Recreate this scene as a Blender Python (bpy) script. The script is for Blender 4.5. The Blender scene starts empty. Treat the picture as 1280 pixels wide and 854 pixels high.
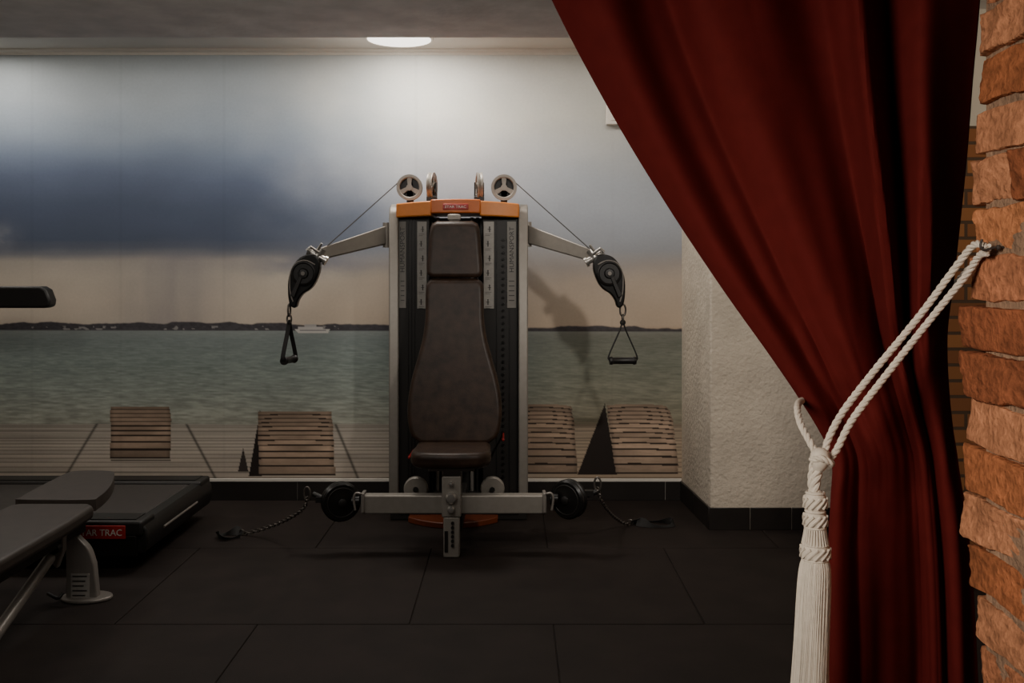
import bpy, bmesh, math, random
import numpy as np
from mathutils import Vector, Matrix, noise
random.seed(7)
C = bpy.context.scene.collection
F = 1200.0; CH = 1.49; CX = 640.0; HY = 340.0
PI = math.pi
def P(px, py, Y): return Vector(((px-CX)/F*Y, Y, CH-(py-HY)/F*Y))
def V(*a): return Vector(a)
def s2l(c):
    c = c/255.0
    return c/12.92 if c <= 0.04045 else ((c+0.055)/1.055)**2.4
def rgb(r, g, b): return (s2l(r), s2l(g), s2l(b), 1.0)

# ------------------------------------------------------------------ materials
def pm(name, col, rough=0.6, metal=0.0, var=0.12, scale=25.0, bump=0.05, bscale=None, sheen=0.0, emis=None, estr=0.0, spec=0.5, dist=0.01, coat=0.0):
    m = bpy.data.materials.new(name); m.use_nodes = True
    nt = m.node_tree; b = nt.nodes['Principled BSDF']
    tc = nt.nodes.new('ShaderNodeTexCoord')
    n = nt.nodes.new('ShaderNodeTexNoise'); n.inputs['Scale'].default_value = scale; n.inputs['Detail'].default_value = 5
    nt.links.new(tc.outputs['Object'], n.inputs['Vector'])
    r = nt.nodes.new('ShaderNodeMapRange')
    r.inputs['From Min'].default_value = 0.3; r.inputs['From Max'].default_value = 0.7
    r.inputs['To Min'].default_value = 1-var; r.inputs['To Max'].default_value = 1+var
    nt.links.new(n.outputs['Fac'], r.inputs['Value'])
    mx = nt.nodes.new('ShaderNodeMix'); mx.data_type = 'RGBA'; mx.blend_type = 'MULTIPLY'
    mx.inputs[0].default_value = 1.0
    mx.inputs[6].default_value = col
    nt.links.new(r.outputs['Result'], mx.inputs[7])
    nt.links.new(mx.outputs[2], b.inputs['Base Color'])
    b.inputs['Roughness'].default_value = rough; b.inputs['Metallic'].default_value = metal
    b.inputs['Specular IOR Level'].default_value = spec
    if coat: b.inputs['Coat Weight'].default_value = coat
    if sheen:
        b.inputs['Sheen Weight'].default_value = sheen; b.inputs['Sheen Roughness'].default_value = 0.4
        b.inputs['Sheen Tint'].default_value = (min(1, col[0]*4), col[1]*3, col[2]*3, 1)
    if emis:
        b.inputs['Emission Color'].default_value = emis; b.inputs['Emission Strength'].default_value = estr
    if bump:
        n2 = nt.nodes.new('ShaderNodeTexNoise'); n2.inputs['Scale'].default_value = bscale or scale*3; n2.inputs['Detail'].default_value = 6
        nt.links.new(tc.outputs['Object'], n2.inputs['Vector'])
        bp = nt.nodes.new('ShaderNodeBump'); bp.inputs['Strength'].default_value = bump; bp.inputs['Distance'].default_value = dist
        nt.links.new(n2.outputs['Fac'], bp.inputs['Height']); nt.links.new(bp.outputs['Normal'], b.inputs['Normal'])
    return m

def attr_mat(name, rough, bump, bscale, dist=0.01, mulvar=0.0, spec=0.5):
    m = bpy.data.materials.new(name); m.use_nodes = True
    nt = m.node_tree; b = nt.nodes['Principled BSDF']
    a = nt.nodes.new('ShaderNodeAttribute'); a.attribute_name = 'Col'
    tc = nt.nodes.new('ShaderNodeTexCoord')
    n = nt.nodes.new('ShaderNodeTexNoise'); n.inputs['Scale'].default_value = bscale; n.inputs['Detail'].default_value = 8
    nt.links.new(tc.outputs['Object'], n.inputs['Vector'])
    r = nt.nodes.new('ShaderNodeMapRange'); r.inputs['From Min'].default_value = 0.3; r.inputs['From Max'].default_value = 0.7
    r.inputs['To Min'].default_value = 1-mulvar; r.inputs['To Max'].default_value = 1+mulvar
    nt.links.new(n.outputs['Fac'], r.inputs['Value'])
    mx = nt.nodes.new('ShaderNodeMix'); mx.data_type = 'RGBA'; mx.blend_type = 'MULTIPLY'; mx.inputs[0].default_value = 1
    nt.links.new(a.outputs['Color'], mx.inputs[6]); nt.links.new(r.outputs['Result'], mx.inputs[7])
    nt.links.new(mx.outputs[2], b.inputs['Base Color'])
    bp = nt.nodes.new('ShaderNodeBump'); bp.inputs['Strength'].default_value = bump; bp.inputs['Distance'].default_value = dist
    nt.links.new(n.outputs['Fac'], bp.inputs['Height']); nt.links.new(bp.outputs['Normal'], b.inputs['Normal'])
    b.inputs['Roughness'].default_value = rough; b.inputs['Specular IOR Level'].default_value = spec
    return m

M = {}
M['plaster'] = pm('white_plaster', rgb(202,190,174), 0.85, var=0.10, scale=5, bump=0.7, bscale=40, dist=0.016)
M['wallpaint'] = pm('wall_paint', rgb(200,194,184), 0.8, var=0.05, scale=3, bump=0.1)
M['ceil'] = pm('ceiling_plaster', rgb(226,222,220), 0.9, var=0.14, scale=5, bump=0.35, bscale=24, dist=0.012)
M['ceil_hi'] = pm('recess_ceiling_paint', rgb(214,209,200), 0.85, var=0.04, scale=3, bump=0.1)
M['trim'] = pm('trim_white', rgb(222,216,206), 0.6, var=0.03, bump=0.02)
M['rubber'] = pm('rubber_mat', rgb(36,29,26), 0.75, var=0.22, scale=6, bump=0.3, bscale=260, dist=0.003, spec=0.2)
M['basetile'] = pm('dark_base_tile', rgb(36,32,30), 0.4, var=0.12, scale=8, bump=0.05)
M['velvet'] = pm('red_velvet', rgb(80,22,21), 0.85, var=0.08, scale=30, bump=0.08, bscale=500, dist=0.002, sheen=0.12, spec=0.08)
M['rope'] = pm('white_cord', rgb(202,194,182), 0.8, var=0.06, scale=90, bump=0.3, bscale=420, dist=0.003)
M['silver'] = pm('silver_paint', rgb(140,134,126), 0.42, 0.25, var=0.06, scale=30, bump=0.03)
M['legmetal'] = pm('dull_grey_metal', rgb(132,126,120), 0.36, 0.25, var=0.06, scale=20, bump=0.03)
M['chrome'] = pm('bright_steel', rgb(190,186,180), 0.28, 0.8, var=0.05, bump=0.02)
M['chainmetal'] = pm('dull_chain_steel', rgb(104,98,92), 0.38, 0.7, var=0.08, bump=0.02)
M['black'] = pm('black_plastic', rgb(25,23,22), 0.45, var=0.12, scale=30, bump=0.04)
M['blackgloss'] = pm('black_gloss', rgb(20,19,18), 0.3, var=0.1, bump=0.02)
M['charcoal'] = pm('charcoal_shroud', rgb(30,27,25), 0.5, var=0.1, scale=12, bump=0.04)
M['vinyl'] = pm('black_vinyl', rgb(46,33,25), 0.42, var=0.40, scale=20, bump=0.18, bscale=200, dist=0.003, spec=0.25)
M['vinylgrey'] = pm('worn_dark_vinyl', rgb(56,49,44), 0.45, var=0.16, scale=18, bump=0.12, bscale=200, dist=0.003)
M['orange'] = pm('orange_plastic', rgb(204,120,42), 0.4, var=0.06, bump=0.02)
M['orangedark'] = pm('dark_orange_plate', rgb(190,98,38), 0.35, var=0.06, bump=0.02)
M['orangebase'] = pm('brown_orange_base', rgb(104,48,22), 0.4, var=0.08, bump=0.02)
M['red'] = pm('red_plastic', rgb(160,32,28), 0.4, var=0.06, bump=0.02)
M['white'] = pm('white_print', rgb(214,208,200), 0.5, var=0.03, bump=0.0)
M['strip'] = pm('grey_strip', rgb(124,120,114), 0.5, var=0.05, bump=0.0)
M['placard'] = pm('placard_grey', rgb(158,154,148), 0.5, var=0.08, scale=60, bump=0.0)
M['ink'] = pm('dark_ink', rgb(52,48,46), 0.6, var=0.1, bump=0.0)
M['belt'] = pm('running_belt', rgb(52,47,44), 0.6, var=0.15, scale=30, bump=0.15, bscale=200, dist=0.003)
M['webbing'] = pm('black_webbing', rgb(24,22,21), 0.8, var=0.15, scale=80, bump=0.2, bscale=400, dist=0.002)
M['diffuser'] = pm('lamp_diffuser', rgb(250,246,238), 0.4, var=0.0, bump=0.0, emis=(1,0.95,0.86,1), estr=2.6)
M['mural'] = attr_mat('sea_mural_print', 0.6, 0.03, 60, 0.004, 0.03, 0.25)
M['brick'] = attr_mat('worn_orange_brick', 0.9, 0.8, 80, 0.010, 0.28, 0.2)
M['mortar'] = pm('pale_mortar', rgb(140,112,90), 0.95, var=0.25, scale=20, bump=0.8, bscale=80, dist=0.012)

def brickwall_mat():
    m = bpy.data.materials.new('far_brickwork'); m.use_nodes = True
    nt = m.node_tree; b = nt.nodes['Principled BSDF']
    tc = nt.nodes.new('ShaderNodeTexCoord')
    mp = nt.nodes.new('ShaderNodeMapping'); mp.inputs['Rotation'].default_value = (PI/2, 0, 0)
    br = nt.nodes.new('ShaderNodeTexBrick')
    br.inputs['Color1'].default_value = rgb(160,108,66); br.inputs['Color2'].default_value = rgb(128,80,50); br.inputs['Mortar'].default_value = rgb(84,66,52)
    br.inputs['Scale'].default_value = 1.0; br.inputs['Mortar Size'].default_value = 0.008
    br.inputs['Brick Width'].default_value = 0.25; br.inputs['Row Height'].default_value = 0.076
    nt.links.new(tc.outputs['Object'], mp.inputs['Vector']); nt.links.new(mp.outputs['Vector'], br.inputs['Vector'])
    nt.links.new(br.outputs['Color'], b.inputs['Base Color']); b.inputs['Roughness'].default_value = 0.9
    bp = nt.nodes.new('ShaderNodeBump'); bp.inputs['Strength'].default_value = 0.7; bp.inputs['Distance'].default_value = 0.01; bp.invert = True
    nt.links.new(br.outputs['Fac'], bp.inputs['Height']); nt.links.new(bp.outputs['Normal'], b.inputs['Normal'])
    return m
M['farbrick'] = brickwall_mat()

# ------------------------------------------------------------------ object helpers
ORG = {}
def NB(): return bmesh.new()
def finish_mesh(name, bm, mat, off, smooth=True, angle=38):
    bmesh.ops.recalc_face_normals(bm, faces=bm.faces)
    for v in bm.verts: v.co -= off
    me = bpy.data.meshes.new(name); bm.to_mesh(me); bm.free()
    for mt in (mat if isinstance(mat, (list, tuple)) else [mat]): me.materials.append(mt)
    if smooth:
        me.polygons.foreach_set('use_smooth', [True]*len(me.polygons))
        me.set_sharp_from_angle(angle=math.radians(angle))
    return me
def obj(name, bm, mat, parent=None, bev=0.0, seg=2, smooth=True, origin=None, label=None):
    if parent is not None: off = ORG[parent]
    elif origin is not None: off = Vector(origin)
    else:
        xs = [v.co.x for v in bm.verts]; ys = [v.co.y for v in bm.verts]; zs = [v.co.z for v in bm.verts]
        off = V((min(xs)+max(xs))/2, (min(ys)+max(ys))/2, min(zs))
    me = finish_mesh(name, bm, mat, off, smooth)
    o = bpy.data.objects.new(name, me); C.objects.link(o); ORG[o] = off.copy()
    if parent is not None: o.parent = parent
    else: o.location = off
    if bev:
        b = o.modifiers.new('bevel', 'BEVEL'); b.width = bev; b.segments = seg; b.limit_method = 'ANGLE'; b.angle_limit = math.radians(40)
    if label: o['label'] = label
    return o
def tag(o, label, cat, group=None):
    o['label'] = label; o['category'] = cat
    if group: o['group'] = group
    return o
def thing(name, label, cat, loc, group=None):
    o = bpy.data.objects.new(name, None); C.objects.link(o); o.location = loc; o.empty_display_size = 0.1
    ORG[o] = Vector(loc); return tag(o, label, cat, group)
def struct(name, bm, mat, **k):
    o = obj(name, bm, mat, **k); o['kind'] = 'structure'; return o

def box(bm, c, s, rot=None):
    m = Matrix.Translation(Vector(c))
    if rot is not None: m = m @ rot.to_4x4()
    m = m @ Matrix.Diagonal((s[0], s[1], s[2], 1))
    bmesh.ops.create_cube(bm, size=1.0, matrix=m)
def bx(bm, x0, x1, y0, y1, z0, z1): box(bm, ((x0+x1)/2, (y0+y1)/2, (z0+z1)/2), (abs(x1-x0), abs(y1-y0), abs(z1-z0)))
def loft(bm, loops, cap=True, closed=False):
    vs = [[bm.verts.new(p) for p in l] for l in loops]
    n = len(vs[0]); k = len(vs)
    for i in range(k if closed else k-1):
        a = vs[i]; b = vs[(i+1) % k]
        for j in range(n):
            try: bm.faces.new((a[j], a[(j+1) % n], b[(j+1) % n], b[j]))
            except ValueError: pass
    if cap and not closed:
        bm.faces.new(vs[0][::-1]); bm.faces.new(vs[-1])
def tube(bm, pts, r, seg=10, closed=False):
    pts = [Vector(p) for p in pts]; n = len(pts)
    rs = r if isinstance(r, (list, tuple)) else [r]*n
    T = []
    for i in range(n):
        if closed: t = pts[(i+1) % n]-pts[i-1]
        else: t = pts[min(i+1, n-1)]-pts[max(i-1, 0)]
        T.append(t.normalized())
    up = V(0, 0, 1) if abs(T[0].z) < 0.9 else V(1, 0, 0)
    u = T[0].cross(up).normalized(); loops = []
    for i in range(n):
        u = (u - T[i]*u.dot(T[i])).normalized(); w = T[i].cross(u)
        loops.append([pts[i]+(u*math.cos(2*PI*j/seg)+w*math.sin(2*PI*j/seg))*rs[i] for j in range(seg)])
    loft(bm, loops, cap=not closed, closed=closed)
def cyl(bm, p0, p1, r, r1=None, seg=24): tube(bm, [p0, p1], [r, r if r1 is None else r1], seg)
def frame(ax):
    ax = Vector(ax).normalized(); up = V(0, 0, 1) if abs(ax.z) < 0.9 else V(1, 0, 0)
    u = up.cross(ax).normalized(); return u, ax.cross(u), ax
def lathe(bm, prof, c, ax, seg=32, ring=False):
    u, w, a = frame(ax); c = Vector(c)
    loft(bm, [[c+a*h+(u*math.cos(2*PI*j/seg)+w*math.sin(2*PI*j/seg))*max(r, 1e-4) for j in range(seg)] for r, h in prof], closed=ring)
def torus(bm, c, R, r, ax, seg=32, rs=8, sx=1.0):
    u, w, a = frame(ax); c = Vector(c)
    tube(bm, [c+u*math.cos(2*PI*i/seg)*R*sx+w*math.sin(2*PI*i/seg)*R for i in range(seg)], r, rs, closed=True)
def slab(bm, loop, off):
    off = Vector(off); loft(bm, [[Vector(p) for p in loop], [Vector(p)+off for p in loop]])
def cat(pts, k=6, closed=False):
    pts = [Vector(p) for p in pts]; n = len(pts); out = []
    for i in range(n if closed else n-1):
        p1 = pts[i]; p2 = pts[(i+1) % n]
        p0 = pts[i-1] if (closed or i > 0) else p1*2-p2
        p3 = pts[(i+2) % n] if (closed or i+2 < n) else p2*2-p1
        for j in range(k):
            t = j/k
            out.append(0.5*((2*p1)+(p2-p0)*t+(2*p0-5*p1+4*p2-p3)*t*t+(3*p1-p0-3*p2+p3)*t**3))
    if not closed: out.append(pts[-1])
    return out
def interp(x, xs, ys): return float(np.interp(x, xs, ys))
def smooth_interp(x, xs, ys):
    pts = list(zip(xs, ys)); n = len(pts)
    if x <= xs[0]: return ys[0]
    if x >= xs[-1]: return ys[-1]
    i = max(j for j in range(n-1) if xs[j] <= x)
    def sl(j):
        a = max(0, j-1); b = min(n-1, j+1); return (ys[b]-ys[a])/(xs[b]-xs[a])
    h = xs[i+1]-xs[i]; t = (x-xs[i])/h
    return (2*t**3-3*t*t+1)*ys[i]+(t**3-2*t*t+t)*h*sl(i)+(-2*t**3+3*t*t)*ys[i+1]+(t**3-t*t)*h*sl(i+1)
def text_part(name, s, width, mat, parent, c, u, v, nrm, height=None, label=None):
    cu = bpy.data.curves.new(name+'_curve', 'FONT'); cu.body = s; cu.align_x = 'CENTER'; cu.align_y = 'CENTER'; cu.extrude = 0.01
    cu.resolution_u = 3
    t = bpy.data.objects.new(name+'_tmp', cu); C.objects.link(t)
    bpy.context.view_layer.update()
    me = bpy.data.meshes.new_from_object(t.evaluated_get(bpy.context.evaluated_depsgraph_get()))
    bpy.data.objects.remove(t)
    xs = [p.co.x for p in me.vertices]; ys = [p.co.y for p in me.vertices]
    w = max(xs)-min(xs); h = max(ys)-min(ys); k = width/w; ky = (height/h) if height else k
    xm = (max(xs)+min(xs))/2; ym = (max(ys)+min(ys))/2
    u = Vector(u); v = Vector(v); nrm = Vector(nrm); c = Vector(c)
    for p in me.vertices:
        q = p.co.copy(); p.co = c+u*((q.x-xm)*k)+v*((q.y-ym)*ky)+nrm*(q.z*0.08) - ORG[parent]
    me.name = name; me.materials.clear(); me.materials.append(mat)
    o = bpy.data.objects.new(name, me); C.objects.link(o); o.parent = parent; ORG[o] = ORG[parent]
    if label: o['label'] = label
    return o

# ------------------------------------------------------------------ setting
YW = 6.27; ZB = 2.94; ZF = 2.75; YF = 5.16
bm = NB()
bx(bm, -4.4, 3.4, -1.2, 6.4, -0.06, -0.006)
rows = [(-1.2, 0.7, 0.175), (0.7, 1.82, -0.433), (1.82, 2.94, -0.433), (2.94, 4.06, 0.175), (4.06, 5.18, -0.433), (5.18, 6.29, 0.19)]
for y0, y1, xo in rows:
    k = -4
    while xo+1.25*k < 3.4:
        a = max(-4.4, xo+1.25*k); b = min(3.4, xo+1.25*(k+1))
        if b > a: bx(bm, a+0.002, b-0.002, y0+0.002, y1-0.002, -0.03, 0.0)
        k += 1
struct('floor', bm, M['rubber'], bev=0.004, seg=2)

bm = NB(); bx(bm, -4.4, 2.4, YW, YW+0.12, -0.03, ZB+0.1); struct('wall_back', bm, M['wallpaint'])
bm = NB(); bx(bm, -4.5, -4.4, 1.1, YW+0.12, -0.03, ZB+0.1); struct('wall_left', bm, M['wallpaint'])
bm = NB()
bx(bm, -4.4, 3.4, 1.1, YF, ZF, ZF+0.12)
struct('ceiling', bm, M['ceil'])
bm = NB()
bx(bm, -4.4, 3.4, YF-0.02, YW+0.12, ZB, ZB+0.1)
struct('ceiling_recess', bm, M['ceil_hi'])
bm = NB()
prof = [(0, 0), (0, -0.035), (-0.012, -0.035), (-0.02, -0.02), (-0.045, -0.01), (-0.045, 0)]
loft(bm, [[V(x, YW+a, ZB+b) for a, b in prof] for x in (-4.4, 1.115)])
struct('trim_1', bm, M['trim'])
bm = NB(); z0 = P(0, 601, YW).z; bx(bm, -4.4, 1.105, YW-0.014, YW, z0-0.004, z0+0.016); struct('trim_2', bm, M['trim'], bev=0.002)
bm = NB(); zt = z0-0.004; x = -4.4
while x < 1.1:
    b = min(1.1, x+0.60); bx(bm, x+0.002, b-0.002, YW-0.012, YW, 0.0, zt); x += 0.60
struct('baseboard_back', bm, M['basetile'], bev=0.002)
poly = [(1.108, YW), (1.147, 5.55), (2.4, 5.55), (2.4, YW+0.1), (1.108, YW+0.1)]
bm = NB(); loft(bm, [[V(a, b, -0.02) for a, b in poly], [V(a, b, ZB+0.05) for a, b in poly]])
struct('wall_pillar', bm, M['plaster'], bev=0.012, seg=3)
bm = NB(); zt = 0.128
d = V(1.147-1.108, 5.55-YW, 0).normalized(); nl = V(-1, -0.054, 0)
for k in range(2):
    a = V(1.108, YW, 0)+d*(0.004+0.36*k); b = a+d*0.354
    loft(bm, [[q+V(0, 0, z) for q in (a, b, b+nl*0.012, a+nl*0.012)] for z in (0, zt)])
xx = 1.137
while xx < 2.4:
    bx(bm, xx, min(2.4, xx+0.236), 5.538, 5.55, 0, zt); xx += 0.24
struct('baseboard_right', bm, M['basetile'], bev=0.002)
bm = NB(); bx(bm, 1.95, 3.4, 4.6, 4.75, -0.02, 2.19); struct('wall_right', bm, M['farbrick'])
bm = NB(); bx(bm, 1.95, 3.4, 4.6, 4.75, 2.19, ZF+0.02); struct('wall_right_upper', bm, M['wallpaint'])

# near brick jamb
bm = NB(); cl = bm.loops.layers.float_color.new('Col')
rnd = random.Random(11)
cols = [(158,98,64), (170,112,76), (144,86,56), (164,108,78), (132,78,52), (174,120,88), (150,92,60)]
def rough_brick(x0, x1, y0, y1, z0, z1, col, amp):
    t = bmesh.new(); bmesh.ops.create_cube(t, size=1.0)
    bmesh.ops.bevel(t, geom=list(t.edges), offset=0.055, segments=3, affect='EDGES', profile=0.6)
    bmesh.ops.subdivide_edges(t, edges=[e for e in t.edges if e.calc_length() > 0.2], cuts=13, use_grid_fill=True)
    s = V(x1-x0, y1-y0, z1-z0); c = V((x0+x1)/2, (y0+y1)/2, (z0+z1)/2); sd = V(rnd.random()*50, rnd.random()*50, rnd.random()*50)
    mp = {}
    tilt = rnd.uniform(-0.05, 0.05); tz = rnd.uniform(-0.02, 0.02)
    for v in t.verts:
        q = V(v.co.x*s.x, v.co.y*s.y, v.co.z*s.z)
        q.x += tilt*q.y+tz*5*q.z; q.z += tz*q.y
        w = q+c
        n1 = noise.noise_vector(w*14+sd)*amp; n2 = noise.noise_vector(w*45+sd)*amp*0.55; n3 = noise.noise_vector(w*120+sd)*amp*0.35
        w = w+n1+n2+n3
        mp[v] = bm.verts.new(w)
    for f in t.faces:
        nf = bm.faces.new([mp[v] for v in f.verts]); nf.material_index = 0
        for l in nf.loops:
            k = 1+0.36*noise.noise(l.vert.co*18+sd)+0.28*noise.noise(l.vert.co*70)
            l[cl] = (s2l(col[0])*k, s2l(col[1])*k, s2l(col[2])*k, 1)
    t.free()
XJ = 0.728
pitch = 0.0758
for i in range(36):
    z = i*pitch+0.005
    pyc = HY-(z+0.034-CH)*F/1.50
    edge = interp(pyc, [-400, 20, 130, 165, 290, 345, 480, 560, 620, 680, 730, 800, 1100], [1226, 1227, 1224, 1217, 1215, 1206, 1207, 1206, 1199, 1206, 1211, 1222, 1215])
    ye = XJ*F/(edge-CX)+rnd.uniform(-0.006, 0.006)
    spans = [(1.27, ye), (1.02, 1.258)] if rnd.random() < 0.82 else [(1.405, ye), (1.27, 1.395), (1.02, 1.258)]
    for a, b in spans:
        xo = XJ+rnd.uniform(-0.006, 0.006)
        rough_brick(xo, xo+0.13, a, b, z, z+0.0690+rnd.uniform(-0.003, 0.002), rnd.choice(cols), rnd.uniform(0.0035, 0.0070))
n0 = len(bm.faces)
bx(bm, XJ+0.005, 3.4, 1.03, 1.484, -0.01, ZF)
bm.faces.ensure_lookup_table()
for f in bm.faces[n0:]: f.material_index = 1
struct('wall_front', bm, [M['brick'], M['mortar']], smooth=True)

# ------------------------------------------------------------------ mural
rs = np.random.RandomState(3)
TAB = rs.rand(256, 256)
def vn(x, y, s=0):
    x = np.asarray(x)+s*17.3; y = np.asarray(y)+s*31.7
    xi = np.floor(x).astype(int); yi = np.floor(y).astype(int); fx = x-xi; fy = y-yi
    fx = fx*fx*(3-2*fx); fy = fy*fy*(3-2*fy)
    g = lambda a, b: TAB[a % 256, b % 256]
    return (g(xi, yi)*(1-fx)+g(xi+1, yi)*fx)*(1-fy)+(g(xi, yi+1)*(1-fx)+g(xi+1, yi+1)*fx)*fy
def fbm(x, y, s=0, o=4):
    r = 0; a = 0.5; 
    for k in range(o):
        r = r+a*vn(x*2**k, y*2**k, s+k); a *= 0.5
    return r/(1-0.5**o)-0.5
def sst(a, b, x):
    t = np.clip((x-a)/(b-a), 0, 1); return t*t*(3-2*t)
def keys(y, tab):
    ys = [k[0] for k in tab]
    return np.stack([np.interp(y, ys, [k[1][c] for k in tab]) for c in range(3)], -1)
def mixc(a, b, t): return a*(1-t[..., None])+b*t[..., None]
def mural_color(X, Y):
    yw = Y+fbm(X/170, Y/70, 1)*34+fbm(X/60, Y/28, 5)*10
    ys = np.where(Y > 300, Y+fbm(X/60, Y/30, 1)*7, yw)
    L = keys(ys, [(60,(168,175,178)), (120,(164,173,181)), (160,(146,158,173)), (195,(121,134,155)), (225,(96,107,131)), (260,(83,93,115)), (295,(80,89,109)), (310,(92,98,113)), (319,(124,125,130)), (326,(174,166,157)), (345,(194,184,170)), (375,(203,190,174)), (405,(200,187,171))])
    R = keys(yw, [(60,(198,198,194)), (150,(208,208,201)), (190,(194,197,198)), (230,(172,178,186)), (275,(154,159,168)), (310,(145,148,154)), (335,(154,147,142)), (360,(176,162,148)), (405,(188,170,151))])
    t = sst(280, 570, X+fbm(X/90, Y/60, 9)*150)
    c = mixc(L, R, t)
    c = c*(1-0.10*sst(640, 860, X)*(1-sst(200, 300, Y)))[..., None]  # darker towards upper right: lamp falloff painted into the mural colour
    rain = np.exp(-((X-215+0.25*(Y-360))/66)**2)*sst(305, 325, Y)*(0.40+0.35*fbm(X/14, Y/120, 12))
    c = mixc(c, np.array([128,125,130.])+0*c, np.clip(rain, 0, 0.85))
    cl2 = np.exp(-((X-395)/75)**2-((Y-330-fbm(X/30, Y/14, 4)*22)/12)**2)*0.75
    c = mixc(c, np.array([112,114,126.])+0*c, cl2)
    puff = np.exp(-((X+4)/22)**2-((Y-297)/16)**2)*0.6*(0.6+0.9*fbm(X/9, Y/9, 3))
    c = mixc(c, np.array([190,184,180.])+0*c, np.clip(puff, 0, 1))
    c = c*(1+0.06*fbm(X/40, Y/30, 21))[..., None]
    S = keys(Y, [(410,(142,149,147)), (425,(129,139,137)), (455,(133,144,139)), (490,(146,154,146)), (530,(166,167,154))])
    amp = np.interp(Y, [412,440,530], [10,38,76])
    wv = fbm(X/np.interp(Y, [412,530], [8,16]), Y/np.interp(Y, [412,530], [1.7,3.8]), 30, 3)
    S = S+(wv*amp)[..., None]*np.array([1,1,0.96])
    S = S*(1+0.10*fbm(X/120, Y/18, 33))[..., None]
    sea = sst(411.5, 413, Y)
    c = mixc(c, S, sea)
    top = 404+3*fbm(X/22, X*0, 40)*2+np.interp(X, [0,250,500,850], [0,0,3,6])
    sh = sst(top-0.8, top+0.8, Y)*(1-sst(412.2, 413.4, Y-np.interp(X, [0,500,850], [0,1,2])))
    sc = np.array([72,69,73.])+(fbm(X/4, Y/2, 44)*26)[..., None]*np.ones(3)
    c = mixc(c, sc, sh)
    town = ((vn(X/4.5, Y/2.2, 50) > 0.72) & (Y > 407) & (Y < 413) & (vn(X/35, X*0, 52) > 0.42) & (X < 430)).astype(float)*0.6
    c = mixc(c, np.array([186,182,176.])+0*c, town)
    def put(mask, col, a=1.0):
        nonlocal c
        c = mixc(c, np.array(col, float)+0*c, mask.astype(float)*a)
    put((X > 368+(Y-411)*0.8) & (X < 413-(Y-411)*0.5) & (Y > 411) & (Y < 416.5), (200,196,190))
    put((X > 372) & (X < 404) & (Y > 408) & (Y <= 411), (190,186,182))
    put((X > 380) & (X < 396) & (Y > 405.5) & (Y <= 408), (172,168,166))
    put((X > 374) & (X < 408) & (Y > 412.4) & (Y < 413.4), (96,96,102))
    dk = sst(529, 531.5, Y+fbm(X/30, Y*0, 60)*2)
    u = np.clip((Y-505)/10.0, 0.01, None)
    row = np.log(u)*13.0
    fr = row-np.floor(row)
    D = keys(Y, [(528,(176,168,156)), (560,(194,183,169)), (598,(192,179,164))])
    D = D*(1+0.14*(vn(np.floor(row)*3.7, X/160, 61)-0.5)+0.10*fbm(X/35, row*2, 62))[..., None]
    D = D*(1-0.28*(fr > 0.80))[..., None]
    for xa, xb in ((120, 84), (234, 266), (420, 445), (-40,-140)):
        xl = xa+(xb-xa)*(Y-532)/60.0
        D = D*(1-0.42*np.exp(-((X-xl)/1.7)**2))[..., None]
    c = mixc(c, D, dk)
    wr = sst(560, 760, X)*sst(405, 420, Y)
    c = c*(1-wr[..., None]*np.array([0.10,0.15,0.21]))  # browner right side, with the tower's shade painted into the colour
    def bench(x0, x1, y0, y1, n, fl, fr_, side=None, seed=0, val=150, arc=0.0):
        nonlocal c
        if side:
            (ax, ay), (bx_, by), (cx_, cy) = side
            def e(x1_, y1_, x2, y2): return (X-x1_)*(y2-y1_)-(Y-y1_)*(x2-x1_)
            s1 = e(ax, ay, bx_, by); s2 = e(bx_, by, cx_, cy); s3 = e(cx_, cy, ax, ay)
            put(((s1 >= 0) & (s2 >= 0) & (s3 >= 0)) | ((s1 <= 0) & (s2 <= 0) & (s3 <= 0)), (44,37,34))
        tt = np.clip((Y-y0)/(y1-y0), 0, 1)
        Yb = Y-arc*((X-(x0+x1)/2)/((x1-x0)/2))**2*(1-tt)
        t2 = np.clip((Yb-y0)/(y1-y0), 0, 1)
        w_ = n*(t2+0.13*np.sin(PI*t2))
        k = np.floor(w_); f = w_-k
        jit = (vn(k*5.3+seed, k*0+3.3, 70)-0.5)*3
        xl = x0+fl(tt)-jit*0.5; xr = x1+fr_(tt)+jit
        inside = (Yb > y0) & (Y < y1) & (X > xl) & (X < xr)
        put(inside, (58,48,42))
        sidesh = 1-0.15*sst(0.85, 1.0, np.abs((X-(xl+xr)/2)/np.maximum((xr-xl)/2, 1)))
        w = val*(0.88+0.26*vn(k*3.1+seed, X/40, 71))*(1+0.16*fbm(X/12, Y/2, 72))*(0.72+0.42*np.sin(PI*np.clip(0.16+t2*0.68, 0, 1)))*sidesh
        colr = np.stack([w, w*0.86, w*0.74], -1)
        c = mixc(c, colr, (inside & (f < 0.74)).astype(float))
    z_ = lambda t: 0*t
    bench(138, 212, 508, 574, 10, z_, lambda t: 2*np.sin(PI*t), None, 1, 150)
    put((X > 138) & (X < 214) & (Y > 574) & (Y < 577), (60,54,48), 0.6)
    bench(323, 415, 514, 595, 12, lambda t: -1+2*t, lambda t: 4*t, ((325,514),(311,595),(327,595)), 2, 162, 1.0)
    bench(645, 708, 505, 593, 13, z_, lambda t: 1+20*np.sqrt(np.clip(t, 0, 1))-7*t, None, 3, 150, 2.0)
    bench(758, 828, 505, 593, 13, lambda t: 12*t, lambda t: 1+27*np.sqrt(np.clip(t, 0, 1))-8*t, ((756,505),(722,593),(771,593)), 4, 162, 2.0)
    put((np.abs(X-304) < (Y-560)*0.22) & (Y > 560) & (Y < 590), (66,58,54))
    for xs in (40, 151, 280, 520, 765):
        c = c*(1-0.028*np.exp(-((X-xs)/1.2)**2))[..., None]
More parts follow.
